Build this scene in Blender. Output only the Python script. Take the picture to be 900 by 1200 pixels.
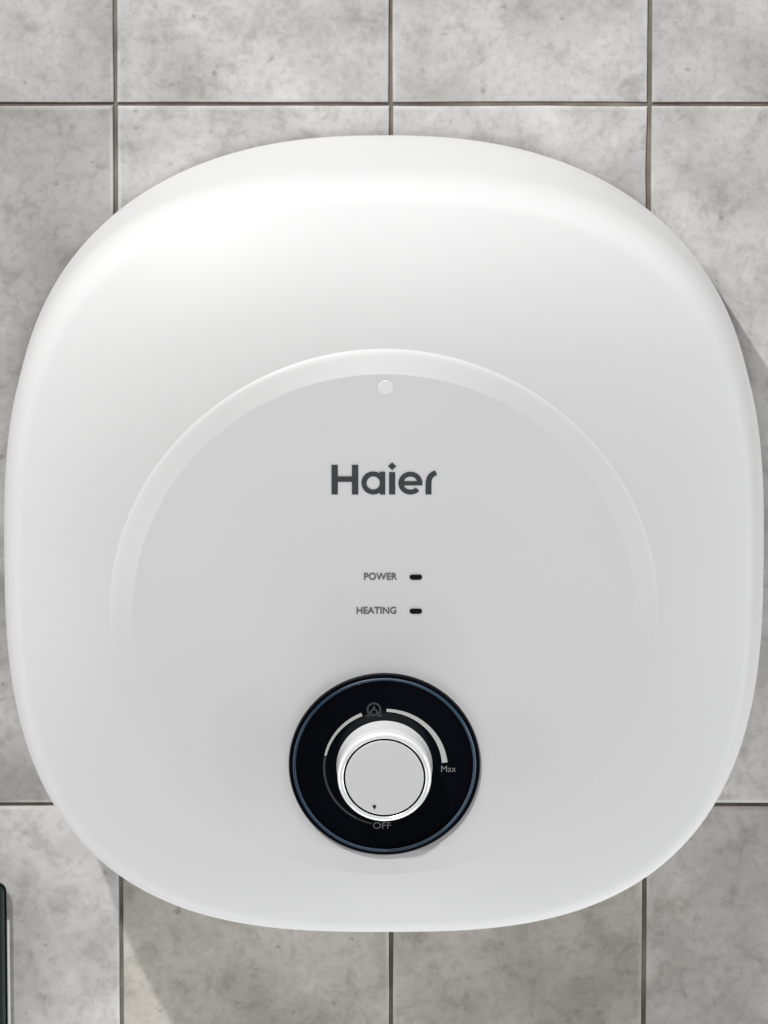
import bpy, bmesh, math, random
from mathutils import Vector, Matrix
random.seed(7)
SC = bpy.context.scene
for o in list(bpy.data.objects): bpy.data.objects.remove(o)
R = math.radians

# ------------------------------------------------------------------ camera
PITCH = R(16.0); DIST = 5.5
tgt = Vector((0, -.12, .0272))
cam_d = bpy.data.cameras.new('camera'); cam = bpy.data.objects.new('camera', cam_d)
SC.collection.objects.link(cam); SC.camera = cam
cam.location = tgt + DIST*Vector((0, -math.cos(PITCH), math.sin(PITCH)))
cam.rotation_euler = (math.pi/2 - PITCH, 0, 0)
cam_d.sensor_fit = 'VERTICAL'; cam_d.sensor_height = 24; cam_d.lens = 24*DIST/.5417
cam_d.clip_start = .1; cam_d.clip_end = 60

# ------------------------------------------------------------------ light
W = bpy.data.worlds.new('World'); SC.world = W; W.use_nodes = True
bg = W.node_tree.nodes['Background']; bg.inputs[0].default_value = (.97, .98, 1, 1); bg.inputs[1].default_value = .04

def area(name, loc, aim, sx, sy, power, col=(1, 1, 1)):
    d = bpy.data.lights.new(name, 'AREA'); d.shape = 'RECTANGLE'; d.size = sx; d.size_y = sy
    d.energy = power; d.color = col
    o = bpy.data.objects.new(name, d); SC.collection.objects.link(o); o.location = loc
    o.rotation_euler = (Vector(aim)-Vector(loc)).to_track_quat('-Z', 'Y').to_euler()
    return o
# spot over the user's left shoulder, throws the crisp shadow to the lower right
kd = Vector((-.50, -1, 1.12)).normalized()
area('key_lamp', kd*3.2, (0, 0, 0), .06, .06, 75, (1, .992, .98))
# broad ceiling light close to the wall
area('ceiling_lamp', (0, -.62, 1.9), (0, -.08, 0), 2.4, .9, 26, (.985, .99, 1))
# fill lamps added at both sides and below to brighten the casing's edges
area('left_fill', (-1.9, -.55, -.4), (0, -.08, 0), .8, 1.8, 15, (.985, .99, 1))
area('right_fill', (1.9, -.55, -.5), (0, -.08, 0), .8, 1.8, 26, (.985, .99, 1))
area('low_fill', (0, -.50, -1.7), (0, -.10, 0), 2.0, .7, 29, (.985, .99, 1))

V = SC.view_settings
SC.display_settings.display_device = 'sRGB'
V.view_transform = 'Standard'; V.look = 'None'; V.exposure = 0; V.gamma = 1; V.use_curve_mapping = False

# ------------------------------------------------------------------ materials
def mat(name, col, rough=.5, spec=.5, metal=0, coat=0, emit=None):
    m = bpy.data.materials.new(name); m.use_nodes = True
    b = m.node_tree.nodes['Principled BSDF']
    b.inputs['Base Color'].default_value = (*col, 1); b.inputs['Roughness'].default_value = rough
    b.inputs['Specular IOR Level'].default_value = spec; b.inputs['Metallic'].default_value = metal
    b.inputs['Coat Weight'].default_value = coat
    return m, m.node_tree, b

def noise(nt, scale, detail=4, rough=.55, vec=None, dist=0):
    n = nt.nodes.new('ShaderNodeTexNoise'); n.inputs['Scale'].default_value = scale
    n.inputs['Detail'].default_value = detail; n.inputs['Roughness'].default_value = rough
    n.inputs['Distortion'].default_value = dist
    if vec: nt.links.new(vec, n.inputs['Vector'])
    return n.outputs['Fac']
def ramp(nt, fac, stops):
    r = nt.nodes.new('ShaderNodeValToRGB'); nt.links.new(fac, r.inputs[0])
    e = r.color_ramp.elements
    for i, (p, c) in enumerate(stops):
        q = e[i] if i < 2 else e.new(p)
        q.position = p; q.color = (*c, 1) if len(c) == 3 else c
    return r.outputs[0]
def mix(nt, mode, fac, a, b):
    m = nt.nodes.new('ShaderNodeMix'); m.data_type = 'RGBA'; m.blend_type = mode
    for s, v in ((0, fac), (6, a), (7, b)):
        if hasattr(v, 'is_output'): nt.links.new(v, m.inputs[s])
        else: m.inputs[s].default_value = v if s == 0 else (*v, 1)
    return m.outputs[2]
def bump(nt, b, h, strength, dist):
    n = nt.nodes.new('ShaderNodeBump'); n.inputs['Strength'].default_value = strength
    n.inputs['Distance'].default_value = dist
    nt.links.new(h, n.inputs['Height']); nt.links.new(n.outputs[0], b.inputs['Normal'])

g = lambda v: (v, v, v)
def tile_material(name, edge):
    m, nt, b = mat(name, (.4, .4, .4), .55, .35)
    geo = nt.nodes.new('ShaderNodeNewGeometry'); oi = nt.nodes.new('ShaderNodeObjectInfo')
    # each tile is cut from another spot of the stone: shift by its own random value
    sc_ = nt.nodes.new('ShaderNodeVectorMath'); sc_.operation = 'SCALE'
    sc_.inputs[0].default_value = (3.1, 5.3, 7.7); nt.links.new(oi.outputs['Random'], sc_.inputs['Scale'])
    ad = nt.nodes.new('ShaderNodeVectorMath'); ad.operation = 'ADD'
    nt.links.new(geo.outputs['Position'], ad.inputs[0]); nt.links.new(sc_.outputs[0], ad.inputs[1])
    v = ad.outputs[0]
    big = noise(nt, 17, 2, .45, v, .25); mid = noise(nt, 52, 4, .66, v, .35); fine = noise(nt, 190, 4, .65, v, .3)
    c = ramp(nt, big, [(.28, (.40, .393, .382)), (.5, (.535, .527, .521)), (.72, (.63, .624, .617))])
    c2 = ramp(nt, mid, [(.33, (.78, .77, .758)), (.43, (.91, .905, .897)), (.47, (.975, .97, .966)), (.58, (1.0, 1.0, 1.0)), (.63, (1.06, 1.06, 1.06)), (.75, (1.12, 1.12, 1.12))])
    c = mix(nt, 'MULTIPLY', 1.0, c, c2)
    c = mix(nt, 'MULTIPLY', .5, c, ramp(nt, fine, [(.35, g(.74)), (.5, g(1)), (.68, g(1.12))]))
    # small dark pits, scattered
    vo = nt.nodes.new('ShaderNodeTexVoronoi'); vo.inputs['Scale'].default_value = 95; nt.links.new(v, vo.inputs['Vector'])
    wob = noise(nt, 260, 4, .7, v)
    mth = nt.nodes.new('ShaderNodeMath'); mth.operation = 'MULTIPLY_ADD'; mth.inputs[1].default_value = 1.0
    nt.links.new(wob, mth.inputs[0]); nt.links.new(vo.outputs['Distance'], mth.inputs[2])
    pit = ramp(nt, mth.outputs[0], [(.52, g(1)), (.63, g(0))])
    sep = nt.nodes.new('ShaderNodeSeparateColor'); nt.links.new(vo.outputs['Color'], sep.inputs[0])
    rare = ramp(nt, sep.outputs[0], [(.55, g(0)), (.8, g(1))])
    pm = mix(nt, 'MULTIPLY', 1.0, pit, rare)
    pf = nt.nodes.new('ShaderNodeMath'); pf.operation = 'MULTIPLY'; pf.inputs[1].default_value = .5
    nt.links.new(pm, pf.inputs[0])
    c = mix(nt, 'MIX', pf.outputs[0], c, (.2, .19, .185))
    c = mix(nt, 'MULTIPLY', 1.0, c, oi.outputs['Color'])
    if edge:
        c = mix(nt, 'MIX', ramp(nt, noise(nt, 30, 3, .5, v), [(.4, g(.0)), (.75, g(.5))]), c, (.66, .64, .60))
    nt.links.new(c, b.inputs['Base Color'])
    bump(nt, b, mid, .35, .0012)
    return m
M_TILE = tile_material('stone_tile', False); M_EDGE = tile_material('stone_tile_edge', True)
M_GROUT, nt, b = mat('grout', (.10, .095, .085), .95, .1)
nt.links.new(ramp(nt, noise(nt, 60, 5), [(.3, (.11, .098, .08)), (.5, (.22, .20, .165)), (.7, (.36, .33, .28))]), b.inputs['Base Color'])

def plastic(name, c0, c1, rough, spec, coat=0):
    m, nt, b = mat(name, c0, rough, spec, 0, coat); b.inputs['Coat Roughness'].default_value = .12
    tc = nt.nodes.new('ShaderNodeTexCoord')
    n = noise(nt, 6, 3, .5, tc.outputs['Object'])
    nt.links.new(ramp(nt, n, [(.35, c0), (.65, c1)]), b.inputs['Base Color'])
    n2 = noise(nt, 900, 2, .5, tc.outputs['Object'])
    bump(nt, b, n2, .03, .0002)
    return m
M_WHITE = plastic('white_enamel', (.64, .64, .642), (.65, .649, .649), .5, .4)
M_PANEL = plastic('satin_white_panel', (.70, .70, .705), (.715, .713, .713), .45, .35)
M_KNOBW = plastic('silver_white_plastic', (.88, .88, .885), (.90, .90, .90), .2, .5, .3)
M_KNOBW.node_tree.nodes['Principled BSDF'].inputs['Metallic'].default_value = .2
M_CAP = plastic('brushed_silver_cap', (.60, .60, .605), (.64, .64, .64), .42, .4)
M_BLACK = plastic('black_gloss', (.0015, .002, .0035), (.003, .0035, .006), .15, .28)
M_RIM = plastic('blue_black_rim', (.012, .03, .058), (.04, .075, .115), .3, .5)
M_LOGO = plastic('charcoal_print', (.045, .052, .055), (.05, .057, .06), .5, .3)
M_SMALL = plastic('grey_print', (.12, .12, .125), (.15, .15, .155), .6, .2)
M_MARK = plastic('light_grey_print', (.42, .42, .41), (.50, .50, .49), .5, .3)
M_DIM = plastic('dim_grey_print', (.035, .036, .04), (.06, .06, .062), .5, .3)
M_MIDG = plastic('middle_grey_print', (.15, .15, .15), (.22, .22, .22), .5, .3)
M_DARK = plastic('dark_lens', (.006, .006, .008), (.012, .012, .014), .25, .4)
M_DOT = plastic('pale_dot', (.74, .74, .74), (.76, .76, .76), .45, .4)
M_GREEN = plastic('dark_green_plastic', (.006, .014, .012), (.010, .02, .017), .5, .25)
M_CREAM = plastic('cream_trim', (.6, .59, .55), (.7, .69, .65), .4, .4)
M_BACK = plastic('grey_steel_back', (.05, .05, .05), (.08, .08, .08), .5, .4)

# ------------------------------------------------------------------ mesh helpers
def link(name, verts, faces, m, parent=None, smooth=True, mats=None, fm=None, sharp=None):
    me = bpy.data.meshes.new(name); me.from_pydata([tuple(v) for v in verts], [], faces); me.update()
    for q in (mats or [m]): me.materials.append(q)
    if fm:
        for p, i in zip(me.polygons, fm): p.material_index = i
    if smooth: me.polygons.foreach_set('use_smooth', [True]*len(me.polygons))
    if sharp: me.set_sharp_from_angle(angle=R(sharp))
    o = bpy.data.objects.new(name, me); SC.collection.objects.link(o)
    if parent: o.parent = parent
    return o
def empty(name, loc=(0, 0, 0), rot=(0, 0, 0), **kw):
    o = bpy.data.objects.new(name, None); SC.collection.objects.link(o); o.location = loc; o.rotation_euler = rot
    o.empty_display_size = .02
    for k, v in kw.items(): o[k] = v
    return o

# ------------------------------------------------------------------ tiled wall
wall = link('wall', [(-1.4, .0018, -1.2), (1.4, .0018, -1.2), (1.4, .0018, 1.3), (-1.4, .0018, 1.3),
                     (-1.4, .12, -1.2), (1.4, .12, -1.2), (1.4, .12, 1.3), (-1.4, .12, 1.3)],
            [(0, 1, 2, 3), (5, 4, 7, 6), (4, 5, 1, 0), (3, 2, 6, 7), (4, 0, 3, 7), (1, 5, 6, 2)], M_GROUT, smooth=False)
wall['kind'] = 'structure'
xs = [-.1438, .0037, .1422]
while xs[0] > -1.2: xs.insert(0, xs[0]-.1445)
while xs[-1] < 1.2: xs.append(xs[-1]+.1445)
zs = [-.1734, .2197]
while zs[0] > -1.0: zs.insert(0, zs[0]-.394)
while zs[-1] < 1.0: zs.append(zs[-1]+.394)
GAP = .0011
tones = {(-2, -1): .97, (-2, 0): .70, (-1, 0): .96, (0, 0): .96, (1, 0): .97, (1, -1): .82, (0, -1): .78, (-1, -1): .92,  # own tone per tile; those below the heater darkened to deepen its shadow
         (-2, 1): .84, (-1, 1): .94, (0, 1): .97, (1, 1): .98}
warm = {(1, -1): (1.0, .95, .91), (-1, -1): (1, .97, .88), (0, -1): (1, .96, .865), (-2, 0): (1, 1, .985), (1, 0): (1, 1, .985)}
def tile_mesh(w, h):
    """one pressed tile: skirt, worn rounded shoulder, flat face; the outline wanders a little and is nicked here and there"""
    nx, nz = 5, 11
    pts = [(-w/2+w*i/nx, -h/2, 0, -1) for i in range(nx)]+[(w/2, -h/2+h*i/nz, 1, 0) for i in range(nz)] + \
          [(w/2-w*i/nx, h/2, 0, 1) for i in range(nx)]+[(-w/2, h/2-h*i/nz, -1, 0) for i in range(nz)]
    n = len(pts); out = []; d = 0
    for x, z, ax, az in pts:
        d = .5*d+random.uniform(-.00022, .00018)-(.0006 if random.random() < .04 else 0)
        out.append((x+ax*d, z+az*d))
    vs, fs, fm = [], [], []
    for ins, y in [(0, .0017), (0, .0008), (.0004, .0002), (.0017, 0.0)]:
        for x, z in out: vs.append((x*(w/2-ins)/(w/2), y, z*(h/2-ins)/(h/2)))
    for r in range(3):
        for i in range(n):
            k = (i+1) % n; fs.append((r*n+i, r*n+k, r*n+n+k, r*n+n+i)); fm.append(1 if r >= 1 else 0)
    fs.append(tuple(range(3*n, 4*n))); fm.append(0)
    me = bpy.data.meshes.new('tile'); me.from_pydata(vs, [], fs); me.update()
    me.materials.append(M_TILE); me.materials.append(M_EDGE)
    for p, i in zip(me.polygons, fm): p.material_index = i
    return me
ix0 = xs.index(.0037); iz0 = zs.index(-.1734)
for i in range(len(xs)-1):
    for j in range(len(zs)-1):
        w = xs[i+1]-xs[i]-2*GAP; h = zs[j+1]-zs[j]-2*GAP
        t = bpy.data.objects.new('tile', tile_mesh(w, h)); SC.collection.objects.link(t); t.parent = wall
        t.location = ((xs[i]+xs[i+1])/2 + random.uniform(-.0002, .0002), random.uniform(-.0003, .0003), (zs[j]+zs[j+1])/2)
        t.rotation_euler = (random.uniform(-.0015, .0015), random.uniform(-.0012, .0012), random.uniform(-.003, .003))
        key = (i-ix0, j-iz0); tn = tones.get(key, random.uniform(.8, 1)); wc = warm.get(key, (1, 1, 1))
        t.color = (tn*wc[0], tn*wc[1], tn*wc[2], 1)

# ------------------------------------------------------------------ water heater
heater = empty('water_heater', (0, 0, -.2), label='white rounded square electric water heater with a black control dial on the tiled wall', category='water heater')
INV = Matrix.Translation((0, 0, .2))
def hlink(name, verts, faces, m, parent=None, **kw):            # verts in wall coordinates
    return link(name, [Vector(v)+Vector((0, 0, .2)) for v in verts], faces, m, parent or heater, **kw)

A, B = .2020, .2062; PW = 3.3; ZC = -.0012
N = 256
DC = (0.0, -.0198); R1, R0 = .1448, .1325
def supr(th, n, a=A, b=B):
    c, s = abs(math.cos(th)), abs(math.sin(th))
    return ((c/a)**n+(s/b)**n)**(-1/n)
NF = 2.74
NFT = lambda th: 2.78 - .07*math.sin(th)
HH = lambda th: .039+.012*math.sin(th)
def dm(x, z):
    z = z-ZC; th = math.atan2(z, x); k = math.hypot(x, z)/supr(th, NFT(th), b=B-.0007*max(0, -math.sin(th)))
    return -.161 + HH(th)*min(k, 1)**PW
def plane(z): return -.1538 - .023*(z+.0162)
def ring_y(th):                                     # shell height along the panel edge: proud at the top, flush below
    x = DC[0]+R1*math.cos(th); z = DC[1]+R1*math.sin(th); y = dm(x, z)
    t = min(1, max(0, (.35-math.sin(th))/1.0)); w = t*t*(3-2*t)
    return y + w*(plane(z)+.0011-y)
def nexp(th, t):                                       # side: front outline -> rounder back outline
    up = max(0, math.sin(th))
    return NFT(th) + (2.42-NF)*t*(.35+.65*up)
def border(k, y, t=0, n=None):
    return [(supr(2*math.pi*i/N, nexp(2*math.pi*i/N, t), b=B-.0007*max(0, -math.sin(2*math.pi*i/N)))*k*math.cos(2*math.pi*i/N), y,
             ZC+supr(2*math.pi*i/N, nexp(2*math.pi*i/N, t), b=B-.0007*max(0, -math.sin(2*math.pi*i/N)))*k*math.sin(2*math.pi*i/N)) for i in range(N)]
rings = []
K0 = .948
inner = []
for i in range(N):
    th = 2*math.pi*i/N; x = DC[0]+R1*math.cos(th); z = DC[1]+R1*math.sin(th)
    inner.append((x, ring_y(th), z))
rings.append(inner)
outer = border(K0, 0)
for s in range(1, 25):
    f = s/24; rg = []
    for p, q in zip(inner, outer):
        x = p[0]+(q[0]-p[0])*f; z = p[2]+(q[2]-p[2])*f; rg.append((x, dm(x, z)+(p[1]-dm(p[0], p[2]))*(1-f)**2*(1+2*f), z))
    rings.append(rg)
# soft shoulder: bezier from the dome into the side
TH = [2*math.pi*i/N for i in range(N)]
def prof_ring(k, yfun, t=0): return [(p[0], yfun(TH[i]), p[2]) for i, p in enumerate(border(k, 0, t))]
YS = lambda th: -.094 + .010*math.sin(th)
def shoulder(f):
    def fn(th):
        sl = HH(th)*PW*K0**(PW-1); y0 = -.161+HH(th)*K0**PW
        return (1-f)**2*y0 + 2*f*(1-f)*(y0+sl*(1-K0)) + f*f*YS(th)
    return fn
for s in range(1, 15):
    f = s/14; rings.append(prof_ring((1-f)**2*K0 + 2*f*(1-f) + f*f, shoulder(f)))
for s in range(1, 21):
    f = s/20; rings.append(prof_ring(1-.004*f, lambda th: YS(th)+(-.006-YS(th))*f, f))
rings.append(border(.99, -.0045, 1))
vs = [v for r in rings for v in r]
fs = [(r*N+i, r*N+(i+1) % N, (r+1)*N+(i+1) % N, (r+1)*N+i) for r in range(len(rings)-1) for i in range(N)]
fs = [f[::-1] for f in fs]
hlink('front_cover', vs, fs, M_WHITE)
# dark steel back plate holding it off the wall
vs = border(.93, -.004, 1)+border(.93, .002, 1)+[(0, .002, 0), (0, -.004, 0)]
fs = [(i, (i+1) % N, N+(i+1) % N, N+i) for i in range(N)]+[(2*N+1, i, (i+1) % N) for i in range(N)]
hlink('back_plate', vs, fs, M_BACK, smooth=False)

# raised round panel with its sloping rim
def ring_pt(r, i, yf):
    th = 2*math.pi*i/N; x = DC[0]+r*math.cos(th); z = DC[1]+r*math.sin(th)
    return (x, yf(x, z), z)
ydome = dm
rim = []
rim.append(list(inner))
def lip(r):
    out = []
    for i in range(N):
        th = 2*math.pi*i/N; x = DC[0]+r*math.cos(th); z = DC[1]+r*math.sin(th)
        f = (R1-r)/(R1-R0)
        yo = ring_y(th)
        yi = plane(DC[1]+R0*math.sin(th))
        up = max(0, .35+.65*math.sin(th))
        e = .0006*up*min(1, f/.14)
        out.append((x, yo+(yi-yo)*f - e*(1-f), z))
    return out
for r in (R1-.0004, R1-.0009, R1-.0014, R1-.003, R1-.006, R1-.009, R0+.0006): rim.append(lip(r))
rim.append(lip(R0))
vs = [v for r in rim for v in r]
fs = [(r*N+i, (r+1)*N+i, (r+1)*N+(i+1) % N, r*N+(i+1) % N) for r in range(len(rim)-1) for i in range(N)]
fs = [f[::-1] for f in fs]
hlink('panel_rim', vs, [f[::-1] for f in fs], M_WHITE)
vs = [ring_pt(R0*q, i, lambda x, z: plane(z)) for q in (1, .66, .33) for i in range(N)]+[(0, plane(DC[1]), DC[1])]
fs = [(r*N+i, (r+1)*N+i, (r+1)*N+(i+1) % N, r*N+(i+1) % N) for r in range(2) for i in range(N)]
fs += [(2*N+i, 3*N, 2*N+(i+1) % N) for i in range(N)]
hlink('control_panel', vs, fs, M_WHITE)

# ---- things lying on the panel plane.  local frame: X right, Y up the panel, Z out of it
TILT = math.atan(.048)
def pframe(x, z, off=0):
    n = Vector((0, -1, -.023)).normalized(); u = Vector((0, -.023, 1)).normalized()
    o = Vector((x, plane(z), z)) + n*off
    m = Matrix(((1, u.x, n.x, o.x), (0, u.y, n.y, o.y), (0, u.z, n.z, o.z), (0, 0, 0, 1)))
    return m
def flat(name, polys, m, frame, off=.0002, parent=None, label=None):
    """print: list of polygons (each a list of 2D points), stepped by 0.02 mm so none share a plane"""
    vs, fs = [], []
    for k, strip in enumerate(polys):
        base = len(vs); n = len(strip)//2
        for x, y in strip: vs.append(frame @ Vector((x, y, off+k*.00003)))
        for i in range(n-1): fs.append((base+i, base+n+i, base+n+i+1, base+i+1))
    o = hlink(name, vs, fs, m, parent, smooth=False)
    if label: o['label'] = label
    return o
def strip(pts, w, w2=None):
    """a stroke of width w..w2 along pts: returns left points then right points"""
    L, Rr = [], []; n = len(pts)
    for i, p in enumerate(pts):
        a = Vector(pts[max(i-1, 0)]); b_ = Vector(pts[min(i+1, n-1)]); d = (b_-a).normalized(); nn = Vector((-d.y, d.x))
        ww = (w + ((w2 or w)-w)*i/(n-1))/2; p = Vector(p)
        L.append(tuple(p+nn*ww)); Rr.append(tuple(p-nn*ww))
    return L+Rr
def arc(cx, cy, rx, ry, a0, a1, n=28):
    return [(cx+rx*math.cos(R(a0+(a1-a0)*i/n)), cy+ry*math.sin(R(a0+(a1-a0)*i/n))) for i in range(n+1)]

PX = .000447                                    # metres per photo pixel at this depth
def zpx(py): return ((658-py)*.0004490+.00942)/.955
def P0(px, py): return ((px-450)*PX, zpx(py))
# brand lettering, drawn in photo-pixel units about (450, 579)
fr = pframe(*P0(450, 579))
U = lambda x, y: ((x-450)*PX, (579-y)*PX/.955*1.004)
def st(pts, w, w2=None): return strip([U(*p) for p in pts], w*PX, (w2 or w)*PX)
def el(cx, cy, rx, ry, a0, a1, n=40): return [(cx+rx*math.cos(R(a0+(a1-a0)*i/n)), cy-ry*math.sin(R(a0+(a1-a0)*i/n))) for i in range(n+1)]
def letter(polys): return flat('letter', polys, M_LOGO, fr)
letter([st([(392.0, 544.4), (392.0, 579)], 7.4), st([(416.0, 544.4), (416.0, 579)], 7.4), st([(394, 561), (414, 561)], 6.6)])
letter([st(el(437.3, 565.6, 10.9, 10.6, 0, 360), 6.0), st([(448.2, 552.4), (448.2, 579)], 6.4)])
letter([st([(459.5, 553), (459.5, 579)], 7.2), st([(454.6, 546), (459.5, 546)], .1, 9.2), st([(459.5, 546), (464.4, 546)], 9.2, .1)])
letter([st(el(481.0, 565.8, 11.2, 10.5, 0, 318), 5.9), st([(472, 565.9), (495.0, 565.9)], 5.2)])
letter([st([(502.2, 579), (502.2, 567), (502.5, 563), (503.5, 559.6), (505.4, 556.9), (508, 554.9), (511.2, 553.6)], 7.0, 6.0)])

def text(name, s, px, py, h, m, align='LEFT', sx=1.0, parent=None, off=.0002, frame=None, bold=0):
    c = bpy.data.curves.new('t', 'FONT'); c.body = s; c.size = 1; c.align_x = align; c.align_y = 'CENTER'; c.offset = bold
    o = bpy.data.objects.new('t', c); SC.collection.objects.link(o)
    dg = bpy.context.evaluated_depsgraph_get(); me = bpy.data.meshes.new_from_object(o.evaluated_get(dg))
    k = h*PX/.73
    f = frame or pframe(*P0(px, py))
    vs = [f @ Vector((v.co.x*k*sx, v.co.y*k/.955, off)) for v in me.vertices]
    fs = [tuple(p.vertices) for p in me.polygons]
    bpy.data.objects.remove(o); bpy.data.curves.remove(c)
    return hlink(name, vs, fs, m, parent, smooth=False)
text('power_lettering', 'POWER', 465, 675.5, 8.2, M_SMALL, 'RIGHT', 1.0, bold=.022)
text('heating_lettering', 'HEATING', 465, 715.5, 8.2, M_SMALL, 'RIGHT', 1.0, bold=.022)
# indicator windows
def stadium(w, h, n=10):
    r = h/2; c = w/2-r
    return [(c+r*math.cos(R(-90+180*i/n)), r*math.sin(R(-90+180*i/n))) for i in range(n+1)] + \
           [(-c+r*math.cos(R(90+180*i/n)), r*math.sin(R(90+180*i/n))) for i in range(n+1)]
def puck(name, outline, frame, h0, h1, m, inset=.0003, parent=None):
    n = len(outline); vs = []
    cx = sum(p[0] for p in outline)/n; cy = sum(p[1] for p in outline)/n
    for h, k in ((h0, 0), (h1-.0002, 0), (h1, inset)):
        for x, y in outline:
            d = math.hypot(x-cx, y-cy) or 1; q = (d-k)/d
            vs.append(frame @ Vector((cx+(x-cx)*q, cy+(y-cy)*q, h)))
    fs = [(r*n+i, r*n+(i+1) % n, (r+1)*n+(i+1) % n, (r+1)*n+i) for r in range(2) for i in range(n)]+[tuple(range(2*n, 3*n))]
    return hlink(name, vs, fs, m, parent, smooth=False)
for py in (676, 716):
    puck('indicator_light', stadium(15*PX, 6.6*PX), pframe(*P0(487.5, py)), -.001, .0004, M_DARK)
circ = lambda r, n=24: [(r*math.cos(2*math.pi*i/n), r*math.sin(2*math.pi*i/n)) for i in range(n)]
dot = [p for p in arc(0, 0, 8.8*PX, 8.8*PX, 52, 322, 24)]+[(8.2*PX, -4*PX), (7.8*PX, 5*PX)]
puck('moulded_dot', dot, pframe(*P0(452, 454.5)), -.001, .0002, M_DOT)

# ---- dial plate and knob
DF = pframe(*P0(450.6, 897))
def lathe(name, prof, m, frame, parent=None, n=128, sharp=35):
    vs, fs = [], []
    for r, h in prof:
        for i in range(n): vs.append(frame @ Vector((r*math.cos(2*math.pi*i/n), r*math.sin(2*math.pi*i/n), h)))
    for k in range(len(prof)-1):
        for i in range(n): fs.append((k*n+i, k*n+(i+1) % n, (k+1)*n+(i+1) % n, (k+1)*n+i))
    if prof[-1][0] < .003: fs.append(tuple(range((len(prof)-1)*n, len(prof)*n)))
    return hlink(name, vs, fs, m, parent, sharp=sharp)
dial = lathe('dial_plate', [(.0508, -.010), (.0508, .0010), (.0504, .0019), (.0497, .0023), (.0489, .0023), (.0487, .0016), (.0469, .0016),
                            (.0467, .0017), (.03, .0017), (.001, .0017)], M_BLACK, DF)
lathe('trim_ring', [(.0486, .0012), (.0486, .0021), (.0481, .0026), (.0475, .0026), (.0470, .0021), (.0470, .0012)], M_RIM, DF, dial)
S = PX
AC = (.0, -3*PX)                                    # centre of the printed scale
RA = 71.5*PX
def dflat(name, polys, m, off=.0019): return flat(name, polys, m, DF, off, dial)
dflat('scale_arc', [strip(arc(AC[0], AC[1], RA, RA, 168, 112), 2.6*S, 4.2*S)], M_MARK)
dflat('scale_arc', [strip(arc(AC[0], AC[1], RA, RA, 88, 5), 3.6*S, 6.6*S)], M_MARK)
dflat('scale_arc', [strip(arc(AC[0], AC[1], RA, RA, 169, 258), 2.6*S, 2.2*S)], M_DIM)
ic = (-12.5*S, 69*S)
dflat('eco_symbol', [strip(arc(ic[0], ic[1]+.5*S, 7.6*S, 7.6*S, -45, 225), 2.2*S),
                     strip([(ic[0]-9.5*S, ic[1]-7*S), (ic[0]-4.5*S, ic[1]-7*S)], 2*S), strip([(ic[0]+4.5*S, ic[1]-7*S), (ic[0]+9.5*S, ic[1]-7*S)], 2*S),
                     strip(arc(ic[0], ic[1]-3*S, 3.8*S, 3.6*S, -180, 180), 2*S), strip([(ic[0], ic[1]+5*S), (ic[0], ic[1]+1*S)], 1*S, 4*S)], M_DIM)
def dtext(name, s, dx, dy, h, m, sx=1):
    return text(name, s, 0, 0, h, m, 'CENTER', sx, dial, .0019, DF @ Matrix.Translation((dx*S, dy*S, 0)))
dtext('maximum_lettering', 'Max', 75.5, -5, 7.8, M_MIDG, 1.0)
dtext('off_lettering', 'OFF', -3.0, -76, 8.0, M_MIDG, 1.15)
KF = DF @ Matrix.Translation((0, -1.5*S, .0017))
knob = lathe('knob', [(.0254, .0), (.0252, .0008), (.0249, .0124), (.0244, .0126), (.0244, .0132), (.0248, .0134), (.0248, .0170), (.0243, .0184), (.0234, .0191),
                      (.0222, .0193), (.0218, .0190), (.0216, .0180)], M_KNOBW, KF)
lathe('knob_groove', [(.0219, .0184), (.0217, .0187), (.0206, .0187), (.0204, .0174)], M_DARK, KF, knob)
lathe('knob_cap', [(.0207, .0172), (.0207, .0189), (.0204, .0192), (.0200, .0193), (.001, .0193)], M_CAP, KF, knob)
tr = [(-2.6*S, 2*S), (2.6*S, 2*S), (0, -3.6*S)]
vs = [KF @ Vector((x-12*S, y-36*S, .01945)) for x, y in tr]
hlink('pointer_mark', vs, [(0, 2, 1)], M_DARK, knob, smooth=False)

# ------------------------------------------------------------------ dark box at the left edge
box = empty('storage_box', (-.2297, 0, -.4675), label='dark green rounded box with a pale edge, on the tiles at lower left', category='box')
def rounded_box(name, x0, x1, y0, y1, z0, z1, r, m, parent):
    bm = bmesh.new(); bmesh.ops.create_cube(bm, size=1)
    for v in bm.verts:
        v.co = Vector((x0 if v.co.x < 0 else x1, y0 if v.co.y < 0 else y1, z0 if v.co.z < 0 else z1))
    bmesh.ops.bevel(bm, geom=list(bm.edges), offset=r, segments=4, profile=.5, affect='EDGES')
    me = bpy.data.meshes.new(name); bm.to_mesh(me); bm.free(); me.materials.append(m)
    me.polygons.foreach_set('use_smooth', [True]*len(me.polygons))
    o = bpy.data.objects.new(name, me); SC.collection.objects.link(o); o.parent = parent
    return o
rounded_box('casing', -.035, .0235, -.010, -.003, 0, .2515, .005, M_GREEN, box)
rounded_box('pale_strip', -.034, .0249, -.004, -.0008, -.002, .230, .0018, M_CREAM, box)  # thin cream slab that shows as a pale strip beside the casing
